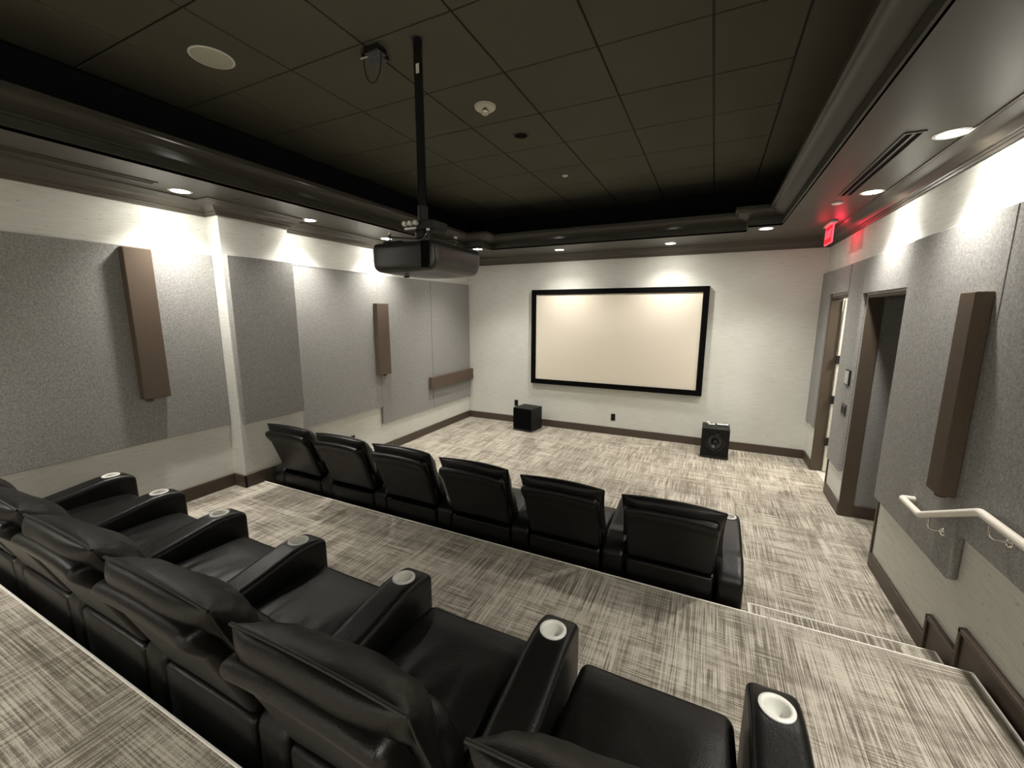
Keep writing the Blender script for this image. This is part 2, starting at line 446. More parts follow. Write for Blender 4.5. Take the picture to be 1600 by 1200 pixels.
# crown along the walls
crown = [(0, 2.795), (.012, 2.795), (.014, 2.806), (.024, 2.812), (.026, 2.822), (.040, 2.826), (.046, 2.836), (.060, 2.850), (.082, 2.866), (.108, 2.880), (.126, 2.886), (.130, 2.890), (.140, 2.892), (.142, 2.902)]
path = [(0, 0), (0, CY1), (CX, CY1), (CX, CY0), (0, CY0), (0, YB), (XR, YB), (XR, 0)]
bm = B(); sweep(bm, path, crown); struct('trim_2', bm, 'crown', 'taupe crown moulding at the top of the walls', smooth=True)
tray = [(-.03, 2.955), (0, 2.898), (.0, 2.916), (.010, 2.922), (.012, 2.972), (.002, 2.978), (.004, 2.992), (.020, 2.998), (.045, 3.008), (.085, 3.030), (.112, 3.050), (.118, 3.060), (.134, 3.064), (.136, 3.095), (.05, 3.10), (-.06, 3.10), (-.06, 2.95)]
# travelled so that the left-hand side faces the tray
path = [(EX0, BY), (EX1, BY), (EX1, NY), (NX1, NY), (NX1, EY), (NX0, EY), (NX0, NY), (EX0, NY)]
bm = B(); sweep(bm, path, tray); struct('trim_3', bm, 'traycrown', 'dark moulding round the ceiling tray', smooth=True)

# ================================================================ FELT PANELS
def panel(pieces, label, mat_='felt', group=None):
    b_ = B()
    for x0, x1, y0, y1, z0, z1 in pieces:
        if x0 < 1: x0 += .003
        else: x1 -= .003
        box(b_, x0, x1, y0, y1, z0, z1, bev=.004, seg=1)
    return tag(obj('acoustic_panel', b_, mat_), label, 'acoustic panel', group)
ZP = 2.467; PT = .035
panel([(0, PT, Y2-2.4, CY0-.003, .915, ZP)], 'large grey felt panel behind the tall brown box nearest the camera, left wall')
panel([(CX, CX+.045, CY0+.02, CY1-.0, .925, ZP)], 'dark grey felt panel on the pier that stands out from the left wall')
panel([(0, PT, -2.345, CY1+.002, .67, ZP)], 'grey felt panel on the left wall just past the pier, hanging higher than its neighbour')
panel([(0, PT, -2.337, -1.167, .42, ZP)], 'grey felt panel left wall, low-hanging, with the slim brown box at its near edge')
panel([(0, PT, -1.161, -.004, .42, ZP)], 'grey felt panel at the screen end of the left wall, behind the horizontal brown box')
panel([(XR-PT, XR, D1[1]+.004, -.004, .55, ZP), (XR-PT, XR, D1[0], D1[1]+.004, 2.19, ZP), (XR-PT, XR, D2[1]+.07, D1[0]-.03, .42, ZP),
       (XR-PT, XR, D2[0], D2[1]+.07, 2.15, ZP)], 'grey felt cladding around the two doorways on the right wall')
panel([(XR-.045, XR, -3.852, D2[0]-.004, .575, ZP)], 'grey felt panel on the right wall beside the alcove, reaching lowest behind the handrail start')
panel([(XR-.045, XR, -5.5, -3.858, .845, ZP)], 'grey felt panel on the right wall nearest the camera, above the middle tier')

# ================================================================ BROWN WALL BOXES
def wall_box(x0, x1, y0, y1, z0, z1, label, foot=None):
    b_ = B(); box(b_, x0, x1, y0, y1, z0, z1, bev=.006)
    o = tag(obj('wall_box', b_, 'box'), label, 'wall box', 'brown fabric wall boxes')
    if foot:
        b2 = B(); lathe(b2, [(0, 0), (.022, 0), (.026, -.006), (.026, -.018), (.018, -.024), (0, -.024)], (foot[0], foot[1], z0+.002), n=20)
        obj('end_cap', b2, 'box', o, smooth=True)
    return o
wall_box(PT, .105, -5.025, -4.842, 1.28, 2.452, 'tall brown box on the left wall felt, nearest the camera', (.07, -4.98))
wall_box(PT, .105, -2.43, -2.212, 1.13, 2.09, 'slim brown upright box in the middle of the left wall', (.07, -2.3))
wall_box(PT, .105, -1.285, -.004, .745, .94, 'horizontal brown box low on the left wall by the screen')
wall_box(XR-.115, XR-.045, -3.805, -3.655, 1.01, 2.075, 'tall brown upright box on the right wall above the handrail', (XR-.08, -3.74))

# ================================================================ SCREEN
sc_ = thing('projection_screen', (2.67, -.03, 1.555), 'large cream projector screen in a black velvet frame on the front wall', 'projection screen')
bm = B()
X0, X1, Z0, Z1, FW = -1.365, 1.365, -.795, .795, .082
for x0, x1, z0, z1 in ((X0, X1, Z1-FW, Z1), (X0, X1, Z0, Z0+FW), (X0, X0+FW, Z0+FW, Z1-FW), (X1-FW, X1, Z0+FW, Z1-FW)):
    box(bm, x0, x1, -.03, .026, z0, z1, bev=.004, seg=1)
obj('frame', bm, 'velvet', sc_)
bm = B(); box(bm, X0+FW-.005, X1-FW+.005, -.012, .006, Z0+FW-.005, Z1-FW+.005); obj('screen_fabric', bm, 'screen', sc_)

# ================================================================ RECLINERS
def wr(p, s, k=1.): return noise.noise(Vector((p.x*s, p.y*s, p.z*s+k)))
def m_base(parts):
    b_ = B(); box(b_, -.25, .25, .06, .60, .0, .26); parts['base'] = (b_, 'base', False)
def seat_fn(u, p):
    # crowned top, soft dip at the back, creases where one sits
    e = (1-min(1, abs(u.x))**4)
    if u.z > -.2:
        p.z += .016*e*(1-u.y**2) + .004*wr(p, 7)
        c = math.exp(-((u.y+.45)/.45)**2)*e
        p.z += .006*c*math.sin(p.x*62+3*wr(p, 5))*(.5+wr(p, 4, 5))
    if u.y > .6: p.z -= .012*(u.y-.6)/.4
    p.x *= 1+.015*(1-u.y**2)
    return p
def back_fn(u, p):
    p.y += .02*(1-u.x**2)*(1-u.z**2)*(1 if u.y > 0 else .2)
    p.x *= 1+.05*(1-u.z**2)
    p.y += .004*math.sin(p.z*70+4*wr(p, 6))*max(0, abs(u.x)-.3)
    # lean
    p.y -= p.z*.36
    return p
def shell_fn(u, p):
    k = (u.z+1)/2
    p.x *= .975+.04*k
    if u.y < 0: p.y -= .020*math.exp(-((u.z-.80)/.20)**2)       # rolled top edge
    p.y -= p.z*.38
    p.z += .006*(1-u.x**2)
    if u.z > .5: p.z -= .010*abs(u.x)**3
    return p
PW, PH = .570, .32
def pillow_pt(s, t, side):
    """s, t in [-1, 1]; side = -1 back, +1 front. The plump back sits above the backrest's edge, the rest lies flat against it."""
    x = s*PW/2*(1-.035*(1-t*t)); z = t*PH/2
    z += (.018*(1-s*s) if t > 0 else -.010*(1-s*s))*abs(t)
    rim = (max(0, 1-abs(s)**4.4)**.58)*(max(0, 1-abs(t)**2.8)**.56)
    if side > 0: th = .112*rim*(1+.22*math.exp(-((t-.15)/.5)**2))
    else: th = rim*(.016+.052/(1+math.exp(-(t-.40)*14)))
    th *= 1+.12*noise.noise(Vector((x*7, z*7, side*3)))
    edge = max(0, abs(s)-.45)
    th += .011*edge*(1-abs(t)**4)*math.sin(t*15+s*5+4*noise.noise(Vector((x*9, z*9, side))))*(1-abs(s)**8)*(1 if side > 0 else .5)
    if side > 0 and t > .2:
        th += .0045*(t-.2)*math.sin(x*105+6*noise.noise(Vector((x*12, z*5, 0))))*(1-abs(t)**10)
    p = Vector((x, side*th, z))
    p.y -= p.z*.36                                              # leans with the backrest
    return p
def m_pillow(b_):
    ns, nt_ = 44, 30; G = {}
    def cs(i, n): v = -1+2*i/n; return math.sin(v*PI/2)*.65+v*.35
    for sd in (-1, 1):
        for i in range(ns+1):
            for j in range(nt_+1):
                s, t = cs(i, ns), cs(j, nt_)
                bd = i in (0, ns) or j in (0, nt_)
                k = (0 if bd else sd, i, j)
                if k not in G: G[k] = b_.verts.new(pillow_pt(s, t, sd))
    g = lambda sd, i, j: G[(0 if (i in (0, ns) or j in (0, nt_)) else sd, i, j)]
    for sd in (-1, 1):
        for i in range(ns):
            for j in range(nt_):
                q = [g(sd, i, j), g(sd, i+1, j), g(sd, i+1, j+1), g(sd, i, j+1)]
                try: b_.faces.new(q if sd < 0 else q[::-1])
                except ValueError: pass
def arm_top(y):
    # height of the arm along its length, y from the back (0) to the front (.70)
    t = max(0, min(1, y/.70))
    return .455 + .045*min(1, t/.25) - .018*math.sin(PI*min(1, t/.8))*0 + .05*(max(0, (t-.35)/.45) if t < .8 else 1)
def arm_fn(u, p):
    y = p.y+.35
    k = (u.z+1)/2
    p.z += (arm_top(y)-.55)*k
    if y > .60 and k > .5: p.z -= .035*((y-.60)/.10)**2*(k-.5)*2
    if y < .10: p.z -= .03*((.10-y)/.10)**2*k
    p.x *= 1+.05*k*math.sin(PI*max(0, min(1, y/.7)))
    p.x += .002*wr(p, 9)
    return p
def stretch(p):
    y = p.y+.35                                                 # the arm carries on a little past the cup holder
    if y > .60: p.y += .030*min(1, (y-.60)/.06)
    return p
def m_arm(b_): rbox(b_, (0, .35, .2825), (.139, .70, .535), .027, (10, 58, 10), lambda u, p: stretch(arm_fn(u, p)), k=4)
def arm_seam(b_):
    for sx in (-1, 1):
        pts = []
        for i in range(26):
            y = .03+.63*i/25
            z = arm_top(y)-.019
            if y > .60: z -= .035*((y-.60)/.10)**2
            if y < .10: z -= .03*((.10-y)/.10)**2
            pts.append((sx*(.0655*(1+.05*math.sin(PI*y/.7))), y+(.030*min(1, (y-.60)/.06) if y > .60 else 0), z+.004))
        tube(b_, pts, .0026, 6)
def cup_parts(parent):
    z = arm_top(.615)+.002
    b_ = B()
    R = .0435
    prof = [(R-.010, .004), (R-.003, .0065), (R, .003), (R+.0005, -.003), (R-.010, -.003), (R-.0105, .004), (R-.013, -.012), (R-.0165, -.060), (R-.022, -.066), (0, -.066)]
    prof = [(R+.004, -.006), (R+.004, .002), (R-.002, .0055), (R-.007, .005), (R-.0105, .0015), (R-.0125, -.008)]
    lathe(b_, prof, (0, 0, 0), n=40)
    ring = obj('cup_holder', b_, 'white', parent, smooth=True, loc=(0, .615, z)); ring['label'] = 'white cup holder ring'
    b2 = B(); lathe(b2, [(R-.0115, -.002), (R-.0125, -.010), (R-.016, -.040), (R-.020, -.046), (0, -.047)], n=40)
    obj('cup_liner', b2, 'cup', ring, smooth=True)
    return ring
# the arm mesh needs a well for the cup
def cut_well(b_):
    cy, R = .615, .0425
    # snap the top faces inside the ring into a well
    dl = [f for f in b_.faces if f.calc_center_median().z > .46 and min((Vector((v.co.x, v.co.y-cy))).length for v in f.verts) < .0352]
    bmesh.ops.delete(b_, geom=dl, context='FACES')

def make_recliner(label, pitch_l, pitch_r, group):
    t = thing('recliner', (0, 0, 0), label, 'recliner', group)
    b_ = B(); box(b_, -.25, .25, .03, .58, 0, .24); obj('base', b_, 'base', t)
    b_ = B(); rbox(b_, (0, .022, .225), (.505, .046, .385), .018, (6, 1, 4), None, k=3); obj('rear_panel', b_, 'leather', t, smooth=True)
    b_ = B(); rbox(b_, (0, .385, .325), (.492, .60, .205), .036, (22, 24, 4), seat_fn, k=4); obj('seat', b_, 'leather', t, smooth=True)
    b_ = B(); rbox(b_, (0, .635, .15), (.505, .055, .24), .02, (6, 1, 4), None, k=3); obj('footrest', b_, 'leather', t, smooth=True)
    b_ = B(); rbox(b_, (0, -.030, .628), (.518, .070, .42), .029, (18, 2, 22), shell_fn, k=5)
    sh = obj('backrest', b_, 'leather', t, smooth=True)
    b_ = B(); rbox(b_, (0, .095, .545), (.49, .15, .34), .06, (16, 4, 16), back_fn, k=4); obj('back_cushion', b_, 'leather', t, smooth=True)
    b_ = B(); m_pillow(b_); pl = obj('headrest_pillow', b_, 'leather', t, smooth=True, loc=(.004, -.036, .722))
    b_ = B(); loop = []
    n = 40
    for i in range(n+1): loop.append(pillow_pt(math.sin((-1+2*i/n)*PI/2)*.65+(-1+2*i/n)*.35, 1, 1))
    loop = [v+Vector((0, -.001, .001)) for v in loop]
    tube(b_, loop, .0052, 8)
    side = [pillow_pt(1, 1-2*i/12, 1) for i in range(13)]; tube(b_, side, .0033, 6)
    side = [pillow_pt(-1, 1-2*i/12, 1) for i in range(13)]; tube(b_, side, .0035, 6)
    obj('piping', b_, 'stitch', pl, smooth=True)
    return t
def make_arm(parent, x):
    b_ = B(); m_arm(b_); cut_well(b_)
    a = obj('armrest', b_, 'leather', parent, smooth=True, loc=(x, 0, 0))
    b_ = B(); arm_seam(b_); obj('piping', b_, 'stitch', a, smooth=True)
    cup_parts(a)
    return a
def dup(root):
    def rec(o, par):
        c = o.copy(); COL.objects.link(c)
        if par: c.parent = par
        for ch in list(o.children): rec(ch, c)
        return c
    return rec(root, None)
def dup_part(o, par):
    c = o.copy(); COL.objects.link(c); c.parent = par
    for ch in list(o.children): dup_part(ch, c)
    return c
ROWS = [
    (-4.145, 0., [.34, .995, 1.647, 2.307, 2.962, 3.632, 4.315], 'recliners in the front row',
     ['black leather recliner at the left wall end of the front row',
      'second recliner from the left wall in the front row',
      'third recliner from the left wall in the front row',
      'fourth recliner from the left wall in the front row',
      'front row recliner just left of the aisle end recliner',
      'black leather recliner at the aisle end of the front row, by the steps']),
    (-6.025, H1, [.435, 1.06, 1.692, 2.343, 3.005, 3.68, 4.36], 'recliners in the rear row',
     ['rear row recliner against the left wall, cut by the photo edge',
      'second recliner from the left wall in the rear row',
      'third recliner from the left wall in the rear row',
      'fourth recliner from the left wall in the rear row',
      'rear row recliner just left of the one nearest the camera, its headrest fully in view',
      'rear row recliner nearest the camera, only its seat and headrest top showing']),
]
proto = None
for yb, zb, xs, grp, labs in ROWS:
    for i in range(6):
        cxm = (xs[i]+xs[i+1])/2
        if proto is None:
            proto = make_recliner(labs[i], 0, 0, grp); o = proto
            arm0 = make_arm(proto, -.33); HEAD = [c for c in proto.children if c.name.startswith('headrest')][0].location.copy()
        else:
            o = dup(proto)
            for c in o.children:
                if c.name.startswith('headrest'): c.location = HEAD
                if c.name.startswith('backrest'): c.scale.z = 1
        o.location = (cxm, yb, zb); o['label'] = labs[i]; o['group'] = grp
        arms = [c for c in o.children if c.name.startswith('armrest')]
        for a in arms[1:]:                                     # never more than one inherited arm
            for g in list(a.children): bpy.data.objects.remove(g)
            bpy.data.objects.remove(a)
        arms[0].location.x = xs[i]-cxm
        if zb == 0:
            k = (.045, .040, .036, .022, .004, 0)[i]
            for c in o.children:
                if c.name.startswith('headrest'): c.location.z += k
                if c.name.startswith('backrest'): c.scale.z = 1+k*1.1
        if i == 5 and zb > 0:
            for c in o.children:
                if c.name.startswith('headrest'): c.location.x += .018; c.location.y += .012
        if i == 5: dup_part(arms[0], o).location.x = xs[6]-cxm

# ================================================================ SUBWOOFERS
def sub(loc, w_, d_, h_, label, rz, woofer):
    t = thing('subwoofer', loc, label, 'subwoofer', None, rz)
    b_ = B(); box(b_, -w_/2, w_/2, -d_/2, d_/2, .03, h_, bev=.006); obj('cabinet', b_, 'ash', t)
    b_ = B(); box(b_, -w_/2-.006, w_/2+.006, -d_/2-.012, d_/2, .012, .034, bev=.004); obj('plinth', b_, 'blackgloss', t)
    for sx in (-1, 1):
        for sy in (-1, 1):
            b_ = B(); lathe(b_, [(0, 0), (.018, 0), (.020, .013), (0, .013)], (sx*(w_/2-.04), sy*(d_/2-.04), 0), n=16); obj('foot', b_, 'black', t, smooth=True)
    if woofer:
        zc = .235
        b_ = B(); lathe(b_, [(.118, -.000), (.118, -.010), (.110, -.014), (.104, -.010), (.100, -.002)], (0, -d_/2, zc), 'y', 48); wf = obj('woofer', b_, 'blackgloss', t, smooth=True)
        b_ = B(); lathe(b_, [(.102, -.004), (.096, -.014), (.088, -.012), (.084, -.003)], (0, -d_/2, zc), 'y', 48); obj('surround', b_, 'black', wf, smooth=True)
        b_ = B(); lathe(b_, [(.085, -.004), (.05, .018), (.036, .028)], (0, -d_/2-.0, zc), 'y', 48)
        # the cone sits in a bowl cut out of the cabinet front
        obj('cone', b_, 'projector', wf, smooth=True)
        b_ = B(); lathe(b_, [(.037, .027), (.034, .012), (.022, -.000), (0, -.006)], (0, -d_/2, zc), 'y', 32); obj('dust_cap', b_, 'blackgloss', wf, smooth=True)
    else:
        b_ = B(); box(b_, -w_/2+.004, w_/2-.004, -d_/2-.016, -d_/2, .045, h_-.006, bev=.006); obj('grille', b_, 'velvet', t)
    return t
# cabinet of the right one is open at the woofer so the cone shows
sub((1.365, -.315, 0), .36, .34, .39, 'closed black subwoofer with cloth front, left of the screen', math.radians(-9), False)
s2 = sub((4.255, -.375, 0), .345, .35, .415, 'black subwoofer with exposed round driver, right of the screen', 0, True)
for c in s2.children:
    if c.name.startswith('cabinet'):
        me = c.data; b_ = B(); w_, d_, h_ = .345, .35, .415
        box(b_, -w_/2, w_/2, -d_/2+.05, d_/2, .03, h_, bev=.004)
        # front board with a round hole
        n = 48; zc = .235; outer = []; inner = []; innerb = []
        for i in range(n):
            a = 2*PI*i/n+PI/4; ca, sa = math.cos(a), math.sin(a)
            k = min((w_/2)/abs(ca) if abs(ca) > 1e-6 else 9, ((h_-zc) if sa > 0 else (zc-.03))/abs(sa) if abs(sa) > 1e-6 else 9)
            outer.append(b_.verts.new((ca*k, -d_/2, zc+sa*k))); inner.append(b_.verts.new((ca*.112, -d_/2, zc+sa*.112)))
            innerb.append(b_.verts.new((ca*.112, -d_/2+.05, zc+sa*.112)))
        ob = [b_.verts.new((v.co.x, -d_/2+.052, v.co.z)) for v in outer]
        for i in range(n):
            j = (i+1) % n
            b_.faces.new([outer[i], outer[j], inner[j], inner[i]]); b_.faces.new([inner[i], inner[j], innerb[j], innerb[i]])
            b_.faces.new([outer[i], ob[i], ob[j], outer[j]])
        bmesh.ops.recalc_face_normals(b_, faces=b_.faces[:]); b_.to_mesh(me); b_.free()
# bits lying on the right subwoofer
tz = .416
t = thing('remote_control', (4.20, -.335, tz), 'small white oval remote lying on top of the right subwoofer', 'remote control', None, .3)
b_ = B(); rbox(b_, (0, 0, .012), (.085, .045, .022), .010, (4, 3, 1), None, k=3); obj('body', b_, 'white', t, smooth=True)
b_ = B(); lathe(b_, [(0, .026), (.012, .026), (.014, .023), (.014, .020)], (0, 0, 0), n=20); obj('button', b_, 'black', t, smooth=True)
b_ = B(); tube(b_, [(-.05, 0, .012), (.05, .006, .012)], .011, 14); tube(b_, [(-.052, 0, .012), (-.066, -.001, .012)], .015, 14); tube(b_, [(.052, .006, .012), (.066, .007, .012)], .015, 14)
tag(obj('metal_connector', b_, 'chrome', smooth=True, loc=(4.335, -.33, tz+.003)), 'small silver metal connector lying right of the white remote on the subwoofer', 'connector')
b_ = B(); lathe(b_, [(0, 0), (.021, 0), (.023, .006), (.021, .026), (.012, .03), (0, .03)], n=24)
tag(obj('puck', b_, 'white', smooth=True, loc=(4.155, -.27, tz)), 'small white round puck on the far left of the right subwoofer top', 'puck')

# ================================================================ PROJECTOR
pj = thing('ceiling_projector', (2.475, -4.50, ZT), 'black home theatre projector hanging upside down on a long ceiling pole', 'projector')
def P(x, y, z): return (x-2.475, y+4.5, z-ZT)
b_ = B(); tube(b_, [P(2.475, -4.5, 3.50), P(2.475, -4.5, 2.50)], .026, 24); pole = obj('pole', b_, 'blackgloss', pj, smooth=True)
b_ = B(); box(b_, .004, .026, -.0275, -.0262, -.19, -.14); lab_ = obj('pole_label', b_, 'white', pole); lab_['label'] = 'white paper label on the pole'
b_ = B(); lathe(b_, [(0, 0), (.04, 0), (.04, -.006), (.028, -.010), (.028, -.03), (0, -.03)], n=32); obj('ceiling_flange', b_, 'black', pj, smooth=True)
b_ = B(); tube(b_, [P(2.475, -4.5, 2.60), P(2.475, -4.5, 2.485)], .031, 24); obj('pole_collar', b_, 'black', pj, smooth=True)
b_ = B(); box(b_, *(P(2.40, 0, 0)[0], P(2.60, 0, 0)[0]), -.075, .075, 2.455-ZT, 2.505-ZT, bev=.006); head = obj('mount_head', b_, 'black', pj)
for k, x in enumerate((2.41, 2.45, 2.49)):
    b_ = B(); lathe(b_, [(0, -.028), (.013, -.028), (.0145, -.022), (.0145, -.006), (.008, -.004), (.008, .006)], (x-2.475, -.077, 2.487-ZT), 'y', 20); kn = obj('adjustment_knob', b_, 'white', head, smooth=True)
    kn['label'] = 'white adjustment knob'
b_ = B(); box(b_, -.075, .015, -.088, -.074, 2.455-ZT, 2.468-ZT, bev=.003); pr = obj('knob_bracket', b_, 'chrome', head)
b_ = B(); lathe(b_, [(0, .02), (.045, .02), (.05, 0), (.05, -.02), (0, -.02)], (0, 0, 2.44-ZT), n=28); obj('swivel', b_, 'black', head, smooth=True)
for a in (45, 135, 225, 315):
    c, s = math.cos(math.radians(a)), math.sin(math.radians(a))
    b_ = B()
    b2 = bmesh.new(); box(b2, .02, .215, -.011, .011, 2.405-ZT, 2.413-ZT, bev=.002)
    bmesh.ops.rotate(b2, verts=b2.verts[:], cent=(0, 0, 0), matrix=Matrix.Rotation(math.radians(a), 3, 'Z')); join(b_, b2)
    tube(b_, [(.20*c, .20*s, 2.43-ZT), (.20*c, .20*s, 2.36-ZT)], .006, 10)
    ar = obj('mount_arm', b_, 'brass', pj, smooth=True)
    b3 = B(); lathe(b3, [(0, .012), (.009, .012), (.009, 0), (0, 0)], (.20*c, .20*s, 2.425-ZT), n=12); obj('screw', b3, 'chrome', ar, smooth=True)
def proj_fn(u, p):
    # underside swells and rounds toward the lens end
    if u.z < 0:
        k = -u.z
        p.x *= 1-.09*k**3; 
        if u.y > 0: p.y *= 1-.10*k**2*u.y
        p.z -= .018*(1-u.x**2)*(1-u.y**2)
    p.y += .025*(1-u.x**2)*(1 if u.y > 0 else -.25)
    return p
b_ = B(); rbox(b_, P(2.475, -4.455, 2.285), (.455, .52, .165), .034, (12, 14, 4), proj_fn, k=6); body = obj('body', b_, 'projector', pj, smooth=True)
b_ = B(); box(b_, .155, .205, -.238, -.226, 2.215-ZT, 2.355-ZT, bev=.004); obj('vent', b_, 'velvet', body)
b_ = B()
for k in range(9): box(b_, -.16+.032*k, -.14+.032*k, .305, .318, 2.24-ZT, 2.33-ZT, bev=.002, seg=1)
obj('intake_grille', b_, 'velvet', body)
b_ = B(); lathe(b_, [(.072, .30), (.072, .335), (.062, .34), (.058, .325), (0, .318)], (0, 0, 2.28-ZT), 'y', 36); ln = obj('lens', b_, 'blackgloss', pj, smooth=True)
b_ = B(); lathe(b_, [(0, 0), (.016, 0), (.018, -.006), (.014, -.010), (0, -.010)], (-.06, -.10, 2.186-ZT), n=18); obj('foot', b_, 'black', body, smooth=True)
b_ = B(); box(b_, -.19, -.05, -.15, .12, 2.362-ZT, 2.385-ZT, bev=.005); obj('terminal_block', b_, 'base', body)

# cable plate beside the pole
t = thing('ceiling_cable_box', (2.163, -4.494, ZT), 'small black cable plate with a hanging wire loop on the ceiling tiles', 'cable box')
b_ = B(); box(b_, -.075, .055, -.05, .05, -.03, -.004, bev=.004); obj('plate', b_, 'black', t)
b_ = B(); box(b_, -.01, .10, -.10, -.02, -.045, -.01, bev=.006); obj('plug', b_, 'blackgloss', t)
b_ = B(); box(b_, -.07, .03, -.062, -.052, -.04, -.034, bev=.001, seg=1); obj('bracket', b_, 'greyplate', t)
b_ = B(); pts = []
for i in range(19):
    a = PI*i/18; pts.append((-.055+.0675*(1-math.cos(a)), -.05, -.03-.15*math.sin(a)**.8))
tube(b_, pts, .0035, 8); obj('wire_loop', b_, 'base', t, smooth=True)

# ================================================================ THINGS ON THE CEILING
b_ = B(); lathe(b_, [(0, -.012), (.105, -.010), (.109, -.006), (.112, 0), (.112, .004)], n=48)
sp = obj('ceiling_speaker', b_, 'grille', smooth=True, loc=(1.238, -4.906, ZT-.003)); tag(sp, 'round pale ceiling speaker in the dark tiles, upper left', 'ceiling speaker')
b_ = B(); lathe(b_, [(.109, .004), (.118, .002), (.120, -.003), (.114, -.007), (.109, -.005)], n=48); obj('bezel', b_, 'white', sp, smooth=True)
t = thing('smoke_detector', (2.446, -3.665, ZT), 'cream smoke detector with clear strobe on the dark tiles', 'smoke detector')
b_ = B(); lathe(b_, [(0, -.034), (.045, -.034), (.065, -.028), (.078, -.018), (.082, -.006), (.082, -.002)], n=40); obj('base', b_, 'detector', t, smooth=True)
b_ = B(); lathe(b_, [(.030, -.034), (.030, -.052), (.024, -.060), (0, -.062)], (.0, .0, 0), n=28); obj('sensor', b_, 'detector', t, smooth=True)
b_ = B(); rbox(b_, (.02, -.035, -.045), (.036, .03, .03), .008, (2, 2, 2), None, k=3); obj('strobe_lens', b_, 'chrome', t, smooth=True)
t = thing('unlit_downlight', (2.475, -3.077, ZT), 'unlit black recessed downlight in the tiled ceiling', 'downlight')
b_ = B(); lathe(b_, [(.078, .0), (.078, -.008), (.070, -.010), (.058, -.006), (.056, .004)], n=40); obj('ring', b_, 'tile', t, smooth=True)
b_ = B(); lathe(b_, [(.057, -.006), (.045, -.0048), (0, -.0042)], n=32); obj('baffle', b_, 'velvet', t, smooth=True)
b_ = B(); lathe(b_, [(0, -.010), (.030, -.009), (.034, -.005), (.034, 0)], n=28); tag(obj('sprinkler_cover', b_, 'white', smooth=True, loc=(2.481, -1.889, ZT-.002)), 'tiny white sprinkler cover in the tiled ceiling', 'sprinkler')
b_ = B(); lathe(b_, [(0, -.008), (.036, -.007), (.040, -.004), (.040, 0)], n=28); tag(obj('sprinkler_cover', b_, 'white', smooth=True, loc=(4.995, -2.05, ZS)), 'small white round sprinkler cover on the soffit near the exit sign', 'sprinkler')
b_ = B(); lathe(b_, [(0, -.008), (.030, -.007), (.034, -.003), (.034, 0)], n=28); tag(obj('sprinkler_cover', b_, 'soffit', smooth=True, loc=(.42, -4.33, ZS)), 'taupe sprinkler cover on the left soffit above the pier', 'sprinkler')

def downlight(x, y, label, power=1., wide=114):
    t_ = thing('downlight', (x, y, ZS), label, 'downlight', 'lit soffit downlights')
    b_ = B(); lathe(b_, [(.062, .0), (.078, .0), (.079, -.003), (.070, -.006), (.060, -.004), (.060, 0)], n=36); obj('ring', b_, 'white', t_, smooth=True)
    b_ = B(); lathe(b_, [(0, -.0035), (.040, -.0035), (.061, -.002)], n=36); obj('lens', b_, 'lamp', t_, smooth=True)
    L = bpy.data.lights.new('downlight_lamp', 'SPOT'); L.energy = LAMP_W*power; L.color = LAMP_COL; L.spot_size = math.radians(wide); L.spot_blend = 1.0
    L.shadow_soft_size = .05
    lo = bpy.data.objects.new('downlight_lamp', L); COL.objects.link(lo); lo.parent = t_; lo.location = (0, 0, -.02)
    return t_
LS = [(.285, -4.68, 'lit downlight on the left soffit, nearest the camera'), (.30, -3.54, 'lit downlight on the left soffit beside the pier'),
      (.27, -2.375, 'lit downlight on the left soffit behind the projector'), (.885, -1.13, 'lit downlight in the front left soffit corner, right of the projector'),
      (1.96, -.555, 'lit downlight above the left part of the screen'), (3.51, -.47, 'lit downlight above the right part of the screen'),
      (4.565, -1.07, 'lit downlight in the front right soffit corner'), (5.15, -2.35, 'lit downlight on the right soffit just before the exit sign'),
      (5.17, -3.52, 'lit downlight on the right soffit, nearest the camera')]
for x, y, l in LS: downlight(x, y, l, *((.7, 130) if y > -.6 else (1., 114)))
for x, y, l in ((.285, -7.0, 'added unseen fill downlight, left soffit over the upper tier'),
                (5.17, -5.86, 'right soffit downlight level with the rear row'),
                (5.17, -7.0, 'added unseen fill downlight, right soffit over the upper tier'), (1.9, -8.3, 'added unseen fill downlight, left of the pair at the rear wall'),
                (3.6, -8.3, 'added unseen fill downlight, right of the pair at the rear wall')):
    downlight(x, y, l, 1.2 if y > -6 else 1.9)  # lamps behind the camera are unseen guesses, added and boosted as fill light

def slot_vent(x0, x1, y0, y1, label):
    t_ = thing('slot_vent', ((x0+x1)/2, (y0+y1)/2, ZS), label, 'air vent')
    a, b = (x1-x0)/2, (y1-y0)/2
    b_ = B()
    for xx in (-a, -.007+0, a-.014): box(b_, xx, xx+.014, -b, b, -.006, .0, bev=.001, seg=1)
    box(b_, -a, a, -b-.012, -b, -.006, 0); box(b_, -a, a, b, b+.012, -.006, 0); obj('frame', b_, 'soffit', t_)
    b_ = B(); box(b_, -a+.004, a-.004, -b, b, -.002, .0005); obj('slots', b_, 'velvet', t_)
slot_vent(4.94, 5.035, -3.62, -2.34, 'long twin slot air vent on the right soffit')
slot_vent(.30, .385, -5.75, -4.88, 'long slot air vent on the left soffit')

